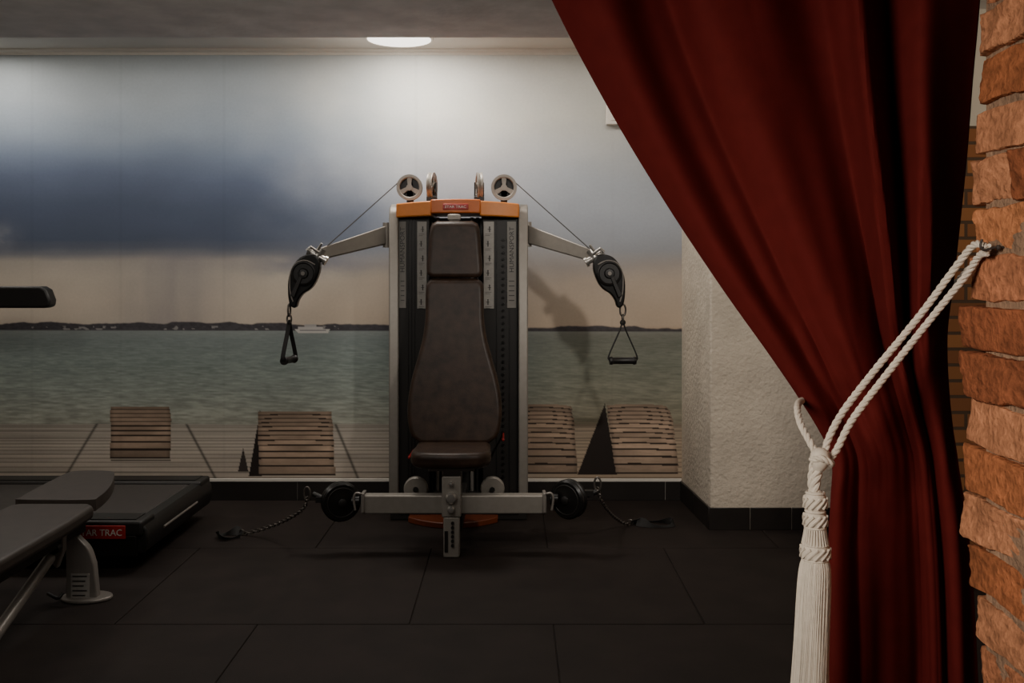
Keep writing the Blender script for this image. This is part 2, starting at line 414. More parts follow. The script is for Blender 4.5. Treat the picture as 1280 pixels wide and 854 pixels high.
    return np.clip(c, 0, 255)
def grid(xs, ys):
    X, Y = np.meshgrid(xs, ys); return X, Y
YM = YW-0.006
blocks = [(np.arange(-560, 853.1, 3.0), np.arange(66, 399.1, 3.0)), (np.arange(-560, -20.9, 4.0), np.arange(399, 600.1, 3.0)), (np.arange(-24, 853.1, 1.0), np.arange(399, 600.1, 1.0))]
verts = []; faces = []; colr = []; base = 0
for xs, ys in blocks:
    X, Y = grid(xs, ys); h, w = X.shape
    co = np.stack([(X-CX)/F*YM, np.full_like(X, YM), CH-(Y-HY)/F*YM], -1).reshape(-1, 3)
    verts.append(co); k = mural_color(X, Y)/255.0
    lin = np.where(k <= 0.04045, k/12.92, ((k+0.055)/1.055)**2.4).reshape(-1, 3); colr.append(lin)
    idx = (np.arange(h*w)+base).reshape(h, w)
    faces.append(np.stack([idx[:-1, :-1], idx[1:, :-1], idx[1:, 1:], idx[:-1, 1:]], -1).reshape(-1, 4)); base += h*w
verts = np.concatenate(verts); faces = np.concatenate(faces); colr = np.concatenate(colr)
org = V(-1.0, YM, float(verts[:, 2].min()))
verts = verts-np.array(org)
me = bpy.data.meshes.new('wall_mural')
me.vertices.add(len(verts)); me.vertices.foreach_set('co', verts.astype(np.float32).ravel())
me.loops.add(faces.size); me.loops.foreach_set('vertex_index', faces.astype(np.int32).ravel())
me.polygons.add(len(faces)); me.polygons.foreach_set('loop_start', np.arange(0, faces.size, 4, dtype=np.int32))
me.update(calc_edges=True)
ca = me.color_attributes.new('Col', 'FLOAT_COLOR', 'POINT')
ca.data.foreach_set('color', np.concatenate([colr, np.ones((len(colr), 1))], 1).astype(np.float32).ravel())
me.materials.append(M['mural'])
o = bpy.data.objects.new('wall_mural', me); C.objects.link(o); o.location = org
tag(o, 'wide printed photo mural of stormy sea, sky and wooden pier covering back wall', 'mural')

# ------------------------------------------------------------------ ceiling light
c = V((499-640)/F*5.97, 5.97, ZB)
t = thing('ceiling_light', 'round white flush lamp glowing on recessed ceiling above mural', 'lamp', c)
bm = NB(); lathe(bm, [(0.20, 0), (0.212, 0), (0.212, -0.005), (0.206, -0.007), (0.198, -0.006)], c, (0, 0, 1), 48, ring=True); obj('rim', bm, M['trim'], t)
bm = NB(); lathe(bm, [(0.199, -0.001), (0.198, -0.004), (0.16, -0.006), (0.08, -0.007), (0.0, -0.007)], c, (0, 0, 1), 48); obj('diffuser', bm, M['diffuser'], t)

a = P(757, 157, YW); b = P(806, 129, YW)
t = thing('wall_box', 'small white box mounted high on mural beside the curtain edge', 'box', (a.x, YW, a.z))
bm = NB(); bx(bm, a.x, b.x, YW-0.05, YW-0.0065, a.z, b.z); obj('housing', bm, M['trim'], t, bev=0.006, seg=3)
bm = NB(); bx(bm, a.x+0.03, b.x-0.03, YW-0.054, YW-0.05, a.z+0.025, b.z-0.025); obj('cover', bm, M['trim'], t, bev=0.003)

# ------------------------------------------------------------------ functional trainer
MC = 572.0
YT = 5.75
root = thing('cable_machine', 'grey and black dual cable exercise machine with padded seat and orange top', 'exercise machine', ((MC-640)/F*YT, YT, 0))
def PX(px, Y): return (px-CX)/F*Y
def PZ(py, Y): return CH-(py-HY)/F*Y
for s, (pa, pb) in ((-1, (486, 498)), (1, (648, 660))):
    bm = NB(); x0, x1 = PX(pa, 5.72), PX(pb, 5.72)
    prof = [(0, 0.15), (0, PZ(268, 5.72)), (0.03, PZ(259, 5.72)), (0.10, PZ(254, 5.72)), (0.38, PZ(254, 5.72)), (0.38, 0.15)]
    slab(bm, [V(x0, 5.72+a, b) for a, b in prof], (x1-x0, 0, 0))
    obj('upright', bm, M['silver'], root, bev=0.008, seg=3)
xl, xr = PX(498, YT), PX(648, YT)
bm = NB(); bx(bm, xl, xr, 5.86, 6.08, 0.03, PZ(272, 5.8)); obj('rear_panel', bm, M['charcoal'], root)
for s, (pa, pb) in ((-1, (498, 537)), (1, (603, 648))):
    bm = NB(); bx(bm, PX(pa, YT), PX(pb, YT), 5.755, 5.87, 0.03, PZ(271, YT)); cv = obj('weight_stack_cover', bm, M['charcoal'], root, bev=0.006)
    for q in ((510, 514, 518) if s < 0 else (621, 637, 646)):
        bm = NB(); bx(bm, PX(q, YT)-0.0025, PX(q, YT)+0.0025, 5.748, 5.757, 0.04, PZ(274, YT)); obj('ridge', bm, M['black'], cv)
    if s > 0:
        py = 300
        while py < 600:
            p = P(629, py, YT); bm = NB(); cyl(bm, (p.x, 5.742, p.z), (p.x, 5.758, p.z), 0.008, seg=10); obj('weight_pin', bm, M['blackgloss'], cv); py += 8.0
for q in (540, 547, 590, 597):
    bm = NB(); cyl(bm, (PX(q, 5.84), 5.84, 0.05), (PX(q, 5.84), 5.84, PZ(272, 5.84)), 0.011, seg=12); obj('guide_rod', bm, M['legmetal'] if q in (547, 590) else M['black'], root)
def placard(pa, pb, y0, y1):
    bm = NB(); Y = 5.75; bx(bm, PX(pa, Y), PX(pb, Y), 5.746, 5.753, PZ(y1, Y), PZ(y0, Y)); pl = obj('placard', bm, M['placard'], root, bev=0.002)
    n = 6; h = (y1-y0)/n
    for i in range(n):
        bm = NB()
        ya = y0+h*i+2; xm = (pa+pb)/2
        p = P(xm+(-1)**i*1.0, ya+5, Y); cyl(bm, (p.x, 5.7445, p.z), (p.x, 5.7465, p.z), 0.0045, seg=10)
        bx(bm, p.x-0.0032, p.x+0.0032, 5.7445, 5.7465, p.z-0.030, p.z-0.003)
        bx(bm, p.x-0.011, p.x+0.009, 5.7445, 5.7465, p.z-0.015, p.z-0.012)
        obj('exercise_figure', bm, M['ink'], pl)
        for k in range(2):
            bm = NB(); bx(bm, PX(pa+2, Y), PX(pb-3-k*2, Y), 5.7445, 5.7465, PZ(ya+14.0+k*1.8, Y), PZ(ya+13.6+k*1.8, Y)); obj('print_line', bm, M['ink'], pl)
placard(521.5, 533.5, 277, 386); placard(604.5, 617.5, 277, 386)
for pa, pb, xc in ((499, 507.5, 503), (634, 645, 639.5)):
    Y = 5.75; bm = NB(); bx(bm, PX(pa, Y), PX(pb, Y), 5.747, 5.753, PZ(385, Y), PZ(277, Y)); st = obj('name_strip', bm, M['strip'], root)
    text_part('lettering', 'HUMANSPORT', 0.27, M['black'], st, (PX(xc, Y), 5.7462, PZ(312, Y)), (0, 0, 1), (-1, 0, 0), (0, -1, 0), height=0.028)
    for k in range(5):
        bm = NB(); bx(bm, PX(pa+2, Y), PX(pb-2, Y), 5.7455, 5.7475, PZ(352+k*6, Y), PZ(351+k*6, Y)); obj('print_line', bm, M['ink'], st)
def arc_cap(pa, pb, y0, y1, mat, name, fwd=0.0, bow=0.05):
    bm = NB(); Y = 5.70; n = 14; L = []
    for i in range(n+1):
        px = pa+(pb-pa)*i/n; t = (px-MC)/76.0
        yy = Y-fwd-bow*(1-t*t); zz = PZ(y1+2.0*t*t, Y); zt = PZ(y0+3.5*t*t, Y); xx = PX(px, Y)
        L.append([V(xx, yy, zz), V(xx, yy, zt), V(xx, 6.06, zt), V(xx, 6.06, zz)])
    loft(bm, L)
    return obj(name, bm, mat, root, bev=0.008, seg=3)
arc_cap(495, 540, 251, 270, M['orange'], 'top_cap'); arc_cap(600, 649, 251, 270, M['orange'], 'top_cap')
bd = arc_cap(539, 601, 249.5, 267, M['orangedark'], 'brand_plate', 0.012)
bm = NB(); p = P(569.5, 258.5, 5.635); box(bm, (p.x, 5.633, p.z), (0.15, 0.008, 0.034)); bp_ = obj('badge', bm, M['red'], bd, bev=0.003)
text_part('lettering', 'STAR TRAC', 0.125, M['white'], bp_, (p.x, 5.6285, p.z), (1, 0, 0), (0, 0, 1), (0, -1, 0), height=0.015)

def spoked(name, c, R, ax, parent):
    bm = NB(); ax = Vector(ax).normalized()
    lathe(bm, [(R*0.74, -0.012), (R*0.80, -0.016), (R, -0.016), (R*1.0, -0.009), (R*0.93, 0), (R, 0.009), (R, 0.016), (R*0.74, 0.012)], c, ax, 36, ring=True)
    u, w, a = frame(ax)
    w_ = obj(name, bm, M['silver'], parent)
    for k in range(3):
        bm = NB()
        an = PI/2+2*PI*k/3; d = u*math.cos(an)+w*math.sin(an); pr = u*-math.sin(an)+w*math.cos(an)
        pts = [d*R*0.15+pr*R*0.13, d*R*0.80+pr*R*0.20, d*R*0.80-pr*R*0.20, d*R*0.15-pr*R*0.13]
        slab(bm, [Vector(c)+q-a*0.012 for q in pts], a*0.024)
        obj('spoke', bm, M['silver'], w_)
    bm = NB(); cyl(bm, Vector(c)-a*0.017, Vector(c)+a*0.017, R*0.24, seg=20); obj('hub', bm, M['silver'], w_)
    return w_
for px, s in ((512, -1), (630, 1)):
    c0 = P(px, 234.5, 5.78); spoked('top_pulley', c0, 0.078, (0, 1, 0), root)
    bm = NB(); lathe(bm, [(0.0, 0), (0.066, 0), (0.066, 0.012), (0.0, 0.012)], c0+V(0, 0.020, 0), (0, 1, 0), 30); bx(bm, c0.x-0.02, c0.x+0.02, 5.80, 5.83, PZ(258, 5.78), c0.z+0.03); obj('pulley_bracket', bm, M['black'], root, bev=0.002)
for px, s in ((540, -1), (599, 1)):
    c0 = P(px, 232.5, 5.80); spoked('side_pulley', c0, 0.082, (1, 0.16*s, 0), root)
    bm = NB(); bx(bm, c0.x-0.03, c0.x+0.03, 5.76, 5.84, PZ(256, 5.8), PZ(246, 5.8)); bx(bm, c0.x-0.03, c0.x-0.022, 5.77, 5.83, PZ(256, 5.8), c0.z+0.02); bx(bm, c0.x+0.022, c0.x+0.03, 5.77, 5.83, PZ(256, 5.8), c0.z+0.02)
    obj('pulley_bracket', bm, M['black'], root, bev=0.003)

YA = 5.42
def arm(s):
    Q = P
    if s < 0: r0, r1 = (483, 294, 11.5), (399, 318, 7.5)
    else: r0, r1 = (660, 293, 11.5), (744, 321, 7.5)
    bm = NB(); L = []
    for (px, py, hh), Y, th in ((r0, 5.80, 0.03), (r1, YA, 0.022)):
        L.append([Q(px, py-hh, Y)+V(0, -th, 0), Q(px, py-hh, Y)+V(0, th, 0), Q(px, py+hh, Y)+V(0, th, 0), Q(px, py+hh, Y)+V(0, -th, 0)])
    loft(bm, L); ar = obj('arm', bm, M['silver'], root, bev=0.007, seg=3)
    bm = NB(); p = Q(r0[0], r0[1], 5.80); cyl(bm, (p.x, 5.80, p.z-0.075), (p.x, 5.80, p.z+0.075), 0.022, seg=20); obj('arm_pivot', bm, M['silver'], ar)
    e = Q(397 if s < 0 else 743, 320 if s < 0 else 322, YA)
    bm = NB()
    d = V(s*0.5, -0.05, -0.85).normalized(); q = V(-s*0.85, 0, -0.5)
    cyl(bm, e-q*0.045, e+q*0.045, 0.020, seg=18); cyl(bm, e-q*0.06, e-q*0.045, 0.028, seg=18); cyl(bm, e+q*0.045, e+q*0.06, 0.028, seg=18)
    cyl(bm, e-d*0.05, e+d*0.06, 0.024, seg=18)
    tube(bm, [e+V(s*-0.01, -0.03, 0.02), e+V(s*0.03, -0.05, 0.05), e+V(s*0.05, -0.05, 0.03)], 0.009, 10)
    tube(bm, [e+V(s*0.0, -0.02, 0.03), e+V(-s*0.03, -0.03, 0.07)], 0.007, 10)
    obj('swivel_joint', bm, M['chrome'], ar)
    cx, cy = (380, 345) if s < 0 else (762, 345)
    pc = P(cx, cy, YA-0.02)
    sc = YA/F
    # long leaning housing: wide at the swivel, narrowing to the cable exit
    def m(dx, dy): return V(pc.x+s*dx*sc, pc.y, pc.z-dy*sc)
    out = [(-18, -24), (-8, -27), (4, -23), (13, -12), (18, 2), (19, 16), (18, 30), (15, 38), (9, 39), (6, 30), (0, 22), (-9, 16), (-16, 6), (-21, -10)]
    out = cat([V(a, b, 0) for a, b in out], 3, True)
    bm = NB(); slab(bm, [m(a.x, a.y)+V(0, -0.03, 0) for a in out], (0, 0.06, 0)); hs = obj('pulley_housing', bm, M['blackgloss'], ar, bev=0.01, seg=3)
    bm = NB(); lathe(bm, [(0.066, 0), (0.069, -0.012), (0.061, -0.016), (0.055, -0.010), (0.03, -0.010), (0.024, -0.020), (0.0, -0.022)], m(-1, -3)+V(0, -0.028, 0), (0, 1, 0), 32); obj('pulley_wheel', bm, M['black'], hs)
    bm = NB(); tube(bm, cat([m(-15, -14)+V(0, -0.033, 0), m(-4, -19)+V(0, -0.036, 0), m(8, -16)+V(0, -0.036, 0), m(15, -4)+V(0, -0.033, 0), m(16, 10)+V(0, -0.033, 0), m(15, 22)+V(0, -0.034, 0), m(12, 32)+V(0, -0.033, 0)], 5), 0.0040, 8); obj('edge_guard', bm, M['legmetal'], hs)
    bm = NB(); slab(bm, [m(a, b)+V(0, -0.046, 0) for a, b in ((-3, -6), (2, -5), (15, 24), (10, 27))], (0, 0.016, 0)); obj('guard_strap', bm, M['charcoal'], hs, bev=0.003)
    bm = NB(); cyl(bm, m(-1, -3)+V(0, -0.055, 0), m(-1, -3)+V(0, -0.03, 0), 0.011, seg=16); obj('hub_bolt', bm, M['legmetal'], hs)
    bm = NB()
    tp = P(498 if s < 0 else 645, 228 if s < 0 else 229, 5.78)
    tube(bm, [tp, m(-15, -25)], 0.0034, 8); obj('cable', bm, M['ink'], root)
arm(-1); arm(1)

def pad_loop(hw, yfun, center=568.0):
    ys = [a for a, b in hw]; R = []; Lf = []
    n = 26
    for i in range(n+1):
        y = ys[0]+(ys[-1]-ys[0])*i/n
        h = smooth_interp(y, ys, [b for a, b in hw]); Y = yfun(y)
        R.append(P(center+h, y, Y)); Lf.append(P(center-h, y, Y))
    return R+Lf[::-1]
yb = lambda y: interp(y, [270, 350, 556], [5.52, 5.46, 5.27])
nrm = V(0, 1, 0.11).normalized()
hw = [(349, 31), (352, 35), (370, 36.5), (400, 37), (425, 40.5), (450, 47), (475, 54), (500, 58.5), (525, 59), (545, 55), (553, 49), (556, 43)]
bm = NB(); slab(bm, pad_loop(hw, yb), nrm*0.075); bk = obj('backrest', bm, M['vinyl'], root, bev=0.026, seg=5)
bm = NB(); slab(bm, [p+nrm*0.075 for p in pad_loop([(352, 30), (400, 33), (500, 52), (550, 46)], yb)], nrm*0.02); obj('backing_board', bm, M['black'], bk)
hw = [(277, 22), (280, 28), (290, 31.5), (315, 33.5), (335, 35), (344, 34), (348, 29)]
bm = NB(); slab(bm, pad_loop(hw, yb), nrm*0.08); hd = obj('headrest', bm, M['vinyl'], root, bev=0.028, seg=5)
bm = NB(); p = P(568, 272, 5.6); bx(bm, p.x-0.03, p.x+0.03, 5.58, 5.62, 0.45, p.z+0.02); box(bm, (p.x, 5.59, p.z), (0.075, 0.05, 0.03)); obj('back_post', bm, M['silver'], root, bev=0.004)
bm = NB(); out = []
for px, Y in ((522, 5.34), (516, 5.22), (513, 5.08), (517, 4.99), (530, 4.945), (563, 4.93), (596, 4.945), (609, 4.99), (613, 5.08), (610, 5.22), (604, 5.34)):
    out.append(V((px-563)/F*5.08+PX(564, 5.08), Y, 0.475))
out = cat(out, 3, True)
slab(bm, [V(q.x, q.y, 0.47) for q in out], (0, 0, 0.085)); obj('seat', bm, M['vinyl'], root, bev=0.03, seg=5)
xc = PX(565, 5.05)
bm = NB(); bx(bm, xc-0.05, xc+0.05, 5.02, 5.13, 0.30, 0.47); bx(bm, xc-0.12, xc+0.12, 4.99, 5.30, 0.452, 0.472); obj('seat_bracket', bm, M['legmetal'], root, bev=0.005)
bm = NB(); bx(bm, xc-0.050, xc+0.050, 4.995, 5.07, PZ(645, 5.03), PZ(594, 5.03)); bx(bm, xc-0.042, xc+0.042, 5.0, 5.07, 0.0, PZ(645, 5.03)); col = obj('front_column', bm, M['silver'], root, bev=0.007, seg=3)
for py, r in ((604, 0.012), (622, 0.030), (636, 0.020)):
    bm = NB(); z = PZ(py, 5.0); lathe(bm, [(r, 0.0), (r, -0.02), (r*0.7, -0.03), (0, -0.032)], (xc, 4.996, z), (0, 1, 0), 24)
    obj('bolt', bm, M['chrome'], col)
for k in range(6):
    bm = NB(); z = PZ(654+k*5.6, 5.0); cyl(bm, (xc+0.006, 4.992, z), (xc+0.006, 5.001, z), 0.0085, seg=14); obj('adjustment_hole', bm, M['black'], col)
bm = NB(); bx(bm, xc-0.036, xc-0.018, 4.996, 5.001, 0.03, 0.14); obj('scale_strip', bm, M['black'], col)
bm = NB(); YC = 5.11; bx(bm, PX(453, YC), PX(683, YC), 5.08, 5.15, PZ(641, YC), PZ(618, YC)); cb = obj('cross_bar', bm, M['silver'], root, bev=0.008, seg=3)
bm = NB(); bx(bm, xc-0.05, xc+0.05, 5.14, 5.80, 0.10, 0.22); obj('base_beam', bm, M['charcoal'], root, bev=0.008)
bm = NB(); lo = []
for i in range(13):
    px = 508+(622-508)*i/12; t = (px-565)/57; lo.append(V(PX(px, 5.6), 5.56+0.14*t*t, 0.0))
lo += [V(PX(622, 5.6), 6.05, 0), V(PX(508, 5.6), 6.05, 0)]
slab(bm, lo, (0, 0, 0.035)); obj('base_plate', bm, M['orangebase'], root, bev=0.005)
bm = NB(); bx(bm, PX(487, 5.74), PX(659, 5.74), 5.76, 6.07, 0.0, 0.16); obj('tower_base', bm, M['charcoal'], root, bev=0.006)
for px in (520, 615.5):
    bm = NB(); c0 = P(px, 611, 5.22); lathe(bm, [(0.02, -0.02), (0.06, -0.02), (0.066, -0.012), (0.066, 0.012), (0.06, 0.02), (0.02, 0.02)], c0, (0, 1, 0), 32); dsc = obj('guide_disc', bm, M['silver'], root)
    bm = NB(); lathe(bm, [(0.014, -0.03), (0.014, 0.03)], c0, (0, 1, 0), 16); bx(bm, c0.x-0.012, c0.x+0.012, 5.15, 5.22, 0.2, 0.27); obj('disc_axle', bm, M['black'], dsc)
for px, py in ((512, 571), (629, 549)):
    bm = NB(); c0 = P(px, py, 5.55); lathe(bm, [(0.0, -0.03), (0.007, -0.027), (0.008, -0.01), (0.006, 0.0), (0.004, 0.20)], c0, (0, 1, 0), 16); obj('knob', bm, M['red'], root)
def low_pulley(s, px, py, tilt):
    e = P(458 if s < 0 else 677, 628, YC)
    bm = NB()
    box(bm, (e.x+s*0.014, YC, e.z+0.004), (0.018, 0.085, 0.105)); box(bm, (e.x+s*0.035, YC-0.035, e.z+0.052), (0.035, 0.010, 0.014)); tube(bm, cat([e+V(s*0.02, -0.045, 0.055), e+V(s*0.048, -0.045, 0.058), e+V(s*0.060, -0.045, 0.03), e+V(s*0.052, -0.04, -0.035)], 5), 0.0065, 10)
    obj('end_clamp', bm, M['legmetal'], root, bev=0.004)
    c0 = P(px, py, 5.10); ax = V(tilt, 1, 0.0).normalized()
    bm = NB(); R = 0.104
    lathe(bm, [(0.0, -0.036), (0.03, -0.036), (0.05, -0.030), (R*0.9, -0.030), (R, -0.02), (R*0.99, -0.008), (R*0.90, 0), (R*0.99, 0.008), (R, 0.02), (R*0.9, 0.030), (0.0, 0.03)], c0, ax, 40)
    tube(bm, [c0+V(-s*0.10, 0, 0.0), c0+V(-s*0.06, 0, 0)], 0.030, 14)
    pl = obj('low_pulley', bm, M['blackgloss'], root)
    bm = NB(); lathe(bm, [(0.022, -0.034), (0.022, -0.044), (0.013, -0.048), (0, -0.049)], c0, ax, 20); obj('pulley_hub', bm, M['black'], pl)
    bm = NB(); torus(bm, c0-ax*0.030, R*0.74, 0.003, ax, 36, 8); obj('rim_line', bm, M['charcoal'], pl)
    bm = NB(); box(bm, c0+V(s*0.095, 0, 0.012+0.02*(s > 0)), (0.07, 0.04, 0.03)); tube(bm, [c0+V(s*0.10, 0, 0.02), c0+V(s*0.15, 0.02, 0.035)], 0.014, 12); obj('cable_stop', bm, M['black'], pl)
low_pulley(-1, 426, 627, -0.40); low_pulley(1, 711, 624, 0.75)

# ------------------------------------------------------------------ hanging handles
def carabiner(bm, c, h, w, ax):
    u, wv, a = frame(ax); c = Vector(c)
    pts = [c+u*math.cos(2*PI*i/24)*w+V(0, 0, 1)*math.sin(2*PI*i/24)*h for i in range(24)]
    tube(bm, pts, 0.0055, 8, closed=True)
def handle(name_label, top, bottom_z, half, ang):
    t = thing('pull_handle', name_label, 'handle', (top.x, top.y, bottom_z-0.02), 'stirrup handles hanging from the machine arms')
    ux = V(math.cos(ang), math.sin(ang), 0)
    bm = NB(); carabiner(bm, top-V(0, 0, 0.035), 0.034, 0.016, (ux.y, -ux.x, 0)); carabiner(bm, top-V(0, 0, 0.085), 0.024, 0.013, ux); obj('carabiner', bm, M['chainmetal'], t)
    ap = top-V(0, 0, 0.105); g0 = V(top.x, top.y, bottom_z)-ux*half; g1 = V(top.x, top.y, bottom_z)+ux*half
    bm = NB(); nd = V(-ux.y, ux.x, 0)
    for g, sg in ((g0, -1), (g1, 1)):
        pts = [ap+ux*sg*0.004, ap+ux*sg*0.02-V(0, 0, 0.05), g+V(0, 0, 0.03)+ux*sg*0.004, g-V(0, 0, 0.004)]
        pts = cat(pts, 5)
        loft(bm, [[p+nd*0.012+ux*0.0025, p-nd*0.012+ux*0.0025, p-nd*0.012-ux*0.0025, p+nd*0.012-ux*0.0025] for p in pts])
    torus(bm, ap, 0.012, 0.005, nd, 18, 8)
    obj('strap', bm, M['webbing'], t)
    bm = NB(); tube(bm, [g0, g0+ux*0.012, g0+ux*0.02, g1-ux*0.02, g1-ux*0.012, g1], [0.021, 0.024, 0.019, 0.019, 0.024, 0.021], 18); obj('grip', bm, M['black'], t)
    return t
YH = YA-0.02
tl = P(361.5, 380, YH); handle('black stirrup handle hanging edge-on from the left arm of the machine', tl, PZ(450, YH), 0.075, math.radians(78))
tr = P(778.5, 380, YH); handle('black triangular stirrup handle hanging from the right arm, seen face on', tr, PZ(451, YH), 0.075, math.radians(4))

def chain(label, pts, lump, group):
    pts = cat(pts, 24); 
    L = [0.0]
    for i in range(1, len(pts)): L.append(L[-1]+(pts[i]-pts[i-1]).length)
    def at(s):
        i = max(0, min(len(pts)-2, int(np.searchsorted(L, s))-1)); t = (s-L[i])/max(1e-6, L[i+1]-L[i]); return pts[i].lerp(pts[i+1], t)
    t = thing('ankle_strap', label, 'strap', (lump[0].x, lump[0].y, 0.0), group)
    bm = NB(); s = 0.0; k = 0; st = 0.021
    while s < L[-1]-st:
        a = at(s); b = at(s+st); d = (b-a).normalized(); c0 = (a+b)/2
        c0.z = max(c0.z, 0.012)
        side = d.cross(V(0, 0, 1)).normalized(); nn = d.cross(side).normalized()
        w = side if k % 2 == 0 else nn
        tube(bm, [c0+d*math.cos(2*PI*i/14)*0.0155+w*math.sin(2*PI*i/14)*0.0085 for i in range(14)], 0.0034, 6, closed=True)
        s += st; k += 1
    obj('chain', bm, M['chainmetal'], t)
    bm = NB(); a = pts[0]; carabiner(bm, a+V(0, 0, 0.02), 0.035, 0.018, (0.3, 1, 0)); obj('carabiner', bm, M['chainmetal'], t)
    bm = NB(); path = cat(lump, 8); n = len(path); lp = []
    for i, q in enumerate(path):
        d = (path[min(i+1, n-1)]-path[max(i-1, 0)]).normalized(); sd = d.cross(V(0, 0, 1)).normalized()
        lean = 0.5+0.5*math.sin(i*0.45); hgt = 0.026+0.016*math.sin(i*0.31)
        b0 = V(q.x, q.y, 0.003); b1 = b0+V(0, 0, hgt)+sd*hgt*lean
        lp.append([b0-sd*0.003, b0+sd*0.003, b1+sd*0.003, b1-sd*0.003])
    loft(bm, lp); obj('strap', bm, M['webbing'], t)
    bm = NB(); e = path[0]; torus(bm, V(e.x, e.y, 0.018), 0.016, 0.0035, (0.4, 1, 0.4), 20, 8); obj('ring', bm, M['chainmetal'], t)
chain('black strap and chain lying on floor left of the machine base', [P(384, 622, 5.10), P(379, 636, 5.14), P(358, 650, 5.27), P(330, 661, 5.38), P(302, 668.5, 5.43)],
      [P(303, 669, 5.43), P(290, 667, 5.42), P(277, 667, 5.41), P(274, 674, 5.36), P(284, 676, 5.33), P(300, 673, 5.37)], 'straps on chains at the machine base')
chain('black strap and chain lying on floor right of the machine base', [P(747, 610, 5.12), P(752, 626, 5.16), P(762, 641, 5.35), P(776, 652, 5.55), P(788, 656, 5.64)],
      [P(788, 656, 5.65), P(800, 654, 5.68), P(816, 653, 5.70), P(838, 655, 5.66), P(842, 659, 5.60), P(815, 660, 5.58), P(795, 658, 5.62)], 'straps on chains at the machine base')

# ------------------------------------------------------------------ treadmill
XE = -1.815; zt = 0.235; yn, yf = 4.76, 5.84
t = thing('treadmill', 'black treadmill with long deck standing in front of mural at left', 'treadmill', (-2.9, 5.3, 0))
bm = NB(); bx(bm, -3.95, XE-0.09, yn+0.02, yf-0.02, 0.07, zt-0.02); obj('deck', bm, M['black'], t, bev=0.01)
bm = NB(); bx(bm, -3.6, XE-0.10, yn+0.19, yf-0.19, zt-0.03, zt+0.004); tube(bm, [(XE-0.10, yn+0.19, zt-0.028), (XE-0.10, yf-0.19, zt-0.028)], 0.032, 20); obj('belt', bm, M['belt'], t, bev=0.003)
for y0, y1 in ((yn, yn+0.18), (yf-0.18, yf)):
    bm = NB(); bx(bm, -3.6, XE-0.02, y0, y1, zt-0.06, zt+0.018); sr = obj('side_rail', bm, M['charcoal'], t, bev=0.015, seg=3)
    bm = NB(); bx(bm, -3.55, XE-0.06, y0+0.03, y1-0.03, zt+0.017, zt+0.022)
    obj('tread_strip', bm, M['black'], sr)
bm = NB()
pr = [(0, zt+0.01), (0.05, zt+0.0), (0.075, zt-0.03), (0.08, zt-0.10), (0.06, zt-0.15), (0, zt-0.15)]
slab(bm, [V(XE-0.08+a, yn+0.02, b) for a, b in pr], (0, yf-yn-0.04, 0)); ec = obj('end_cap', bm, M['black'], t, bev=0.01, seg=3)
bm = NB(); tube(bm, [(XE-0.004, yn+0.25, zt-0.075), (XE-0.004, yf-0.3, zt-0.075)], 0.008, 10); obj('cap_highlight', bm, M['legmetal'], ec)  # pale tube standing in for the highlight along the end cap
bm = NB(); bx(bm, -3.9, XE-0.05, yn+0.005, yn+0.03, 0.075, zt-0.055); sk = obj('side_skirt', bm, M['blackgloss'], t, bev=0.006)
a = P(90, 674, yn); b = P(157, 657, yn)
bm = NB(); bx(bm, a.x, b.x, yn-0.006, yn+0.006, a.z, b.z); bg = obj('badge', bm, M['red'], t, bev=0.004)
text_part('lettering', 'STAR TRAC', 0.222, M['white'], bg, (PX(125, yn), yn-0.0075, (a.z+b.z)/2), (1, 0, 0), (0, 0, 1), (0, -1, 0), height=0.032)
for x in (-3.8, XE-0.2):
    for y in (yn+0.12, yf-0.12):
        bm = NB(); cyl(bm, (x, y, 0), (x, y, 0.09), 0.035, seg=18); obj('foot', bm, M['black'], t)
for Y in (4.83, 5.70):
    bm = NB(); bx(bm, -3.66, -3.54, Y-0.05, Y+0.05, 0.08, 1.32); obj('mast', bm, M['silver'], t, bev=0.012)
    x1 = PX(67, 5.70); zc = PZ(358, 5.70); k = 5.70/F
    lp = [V(-3.6, 0, zc), V(x1-12*k, 0, zc), V(x1-5*k, 0, zc-4*k), V(x1, 0, zc-17*k), V(x1-1*k, 0, zc-25*k), V(x1-8*k, 0, zc-27*k), V(-3.6, 0, zc-27*k)]
    bm = NB(); slab(bm, [q+V(0, Y-0.045, 0) for q in lp], (0, 0.09, 0)); obj('handrail', bm, M['black'], t, bev=0.014, seg=3)
bm = NB(); box(bm, (-3.62, 5.27, 1.44), (0.10, 0.80, 0.36), Matrix.Rotation(math.radians(-25), 3, 'Y')); cs = obj('console', bm, M['black'], t, bev=0.02, seg=3)
bm = NB(); bx(bm, -3.95, -3.6, yn+0.08, yf-0.08, 0.20, 0.34); obj('motor_hood', bm, M['charcoal'], t, bev=0.04, seg=3)

# ------------------------------------------------------------------ weight bench
t = thing('weight_bench', 'flat dark padded weight bench with silver frame in left foreground', 'weight bench', (-1.98, 4.0, 0))
zt = 0.48
bm = NB(); lo = [(-2.18, 2.75), (-1.80, 2.75), (-1.795, 3.2), (-1.80, 3.9), (-1.815, 4.17), (-1.85, 4.20), (-2.15, 4.20), (-2.185, 4.17)]
slab(bm, [V(a, b, zt-0.065) for a, b in lo], (0, 0, 0.065)); obj('back_pad', bm, M['vinylgrey'], t, bev=0.022, seg=4)
bm = NB(); lo = cat([V(a, b, 0) for a, b in ((-2.16, 4.22), (-1.87, 4.22), (-1.835, 4.26), (-1.86, 4.45), (-1.93, 4.66), (-1.98, 4.71), (-2.12, 4.715), (-2.165, 4.67), (-2.18, 4.45), (-2.18, 4.26))], 4, True)
slab(bm, [V(q.x, q.y, zt-0.044+0.05*(q.y-4.22)) for q in lo], (0, 0, 0.054)); obj('seat_pad', bm, M['vinylgrey'], t, bev=0.020, seg=4)
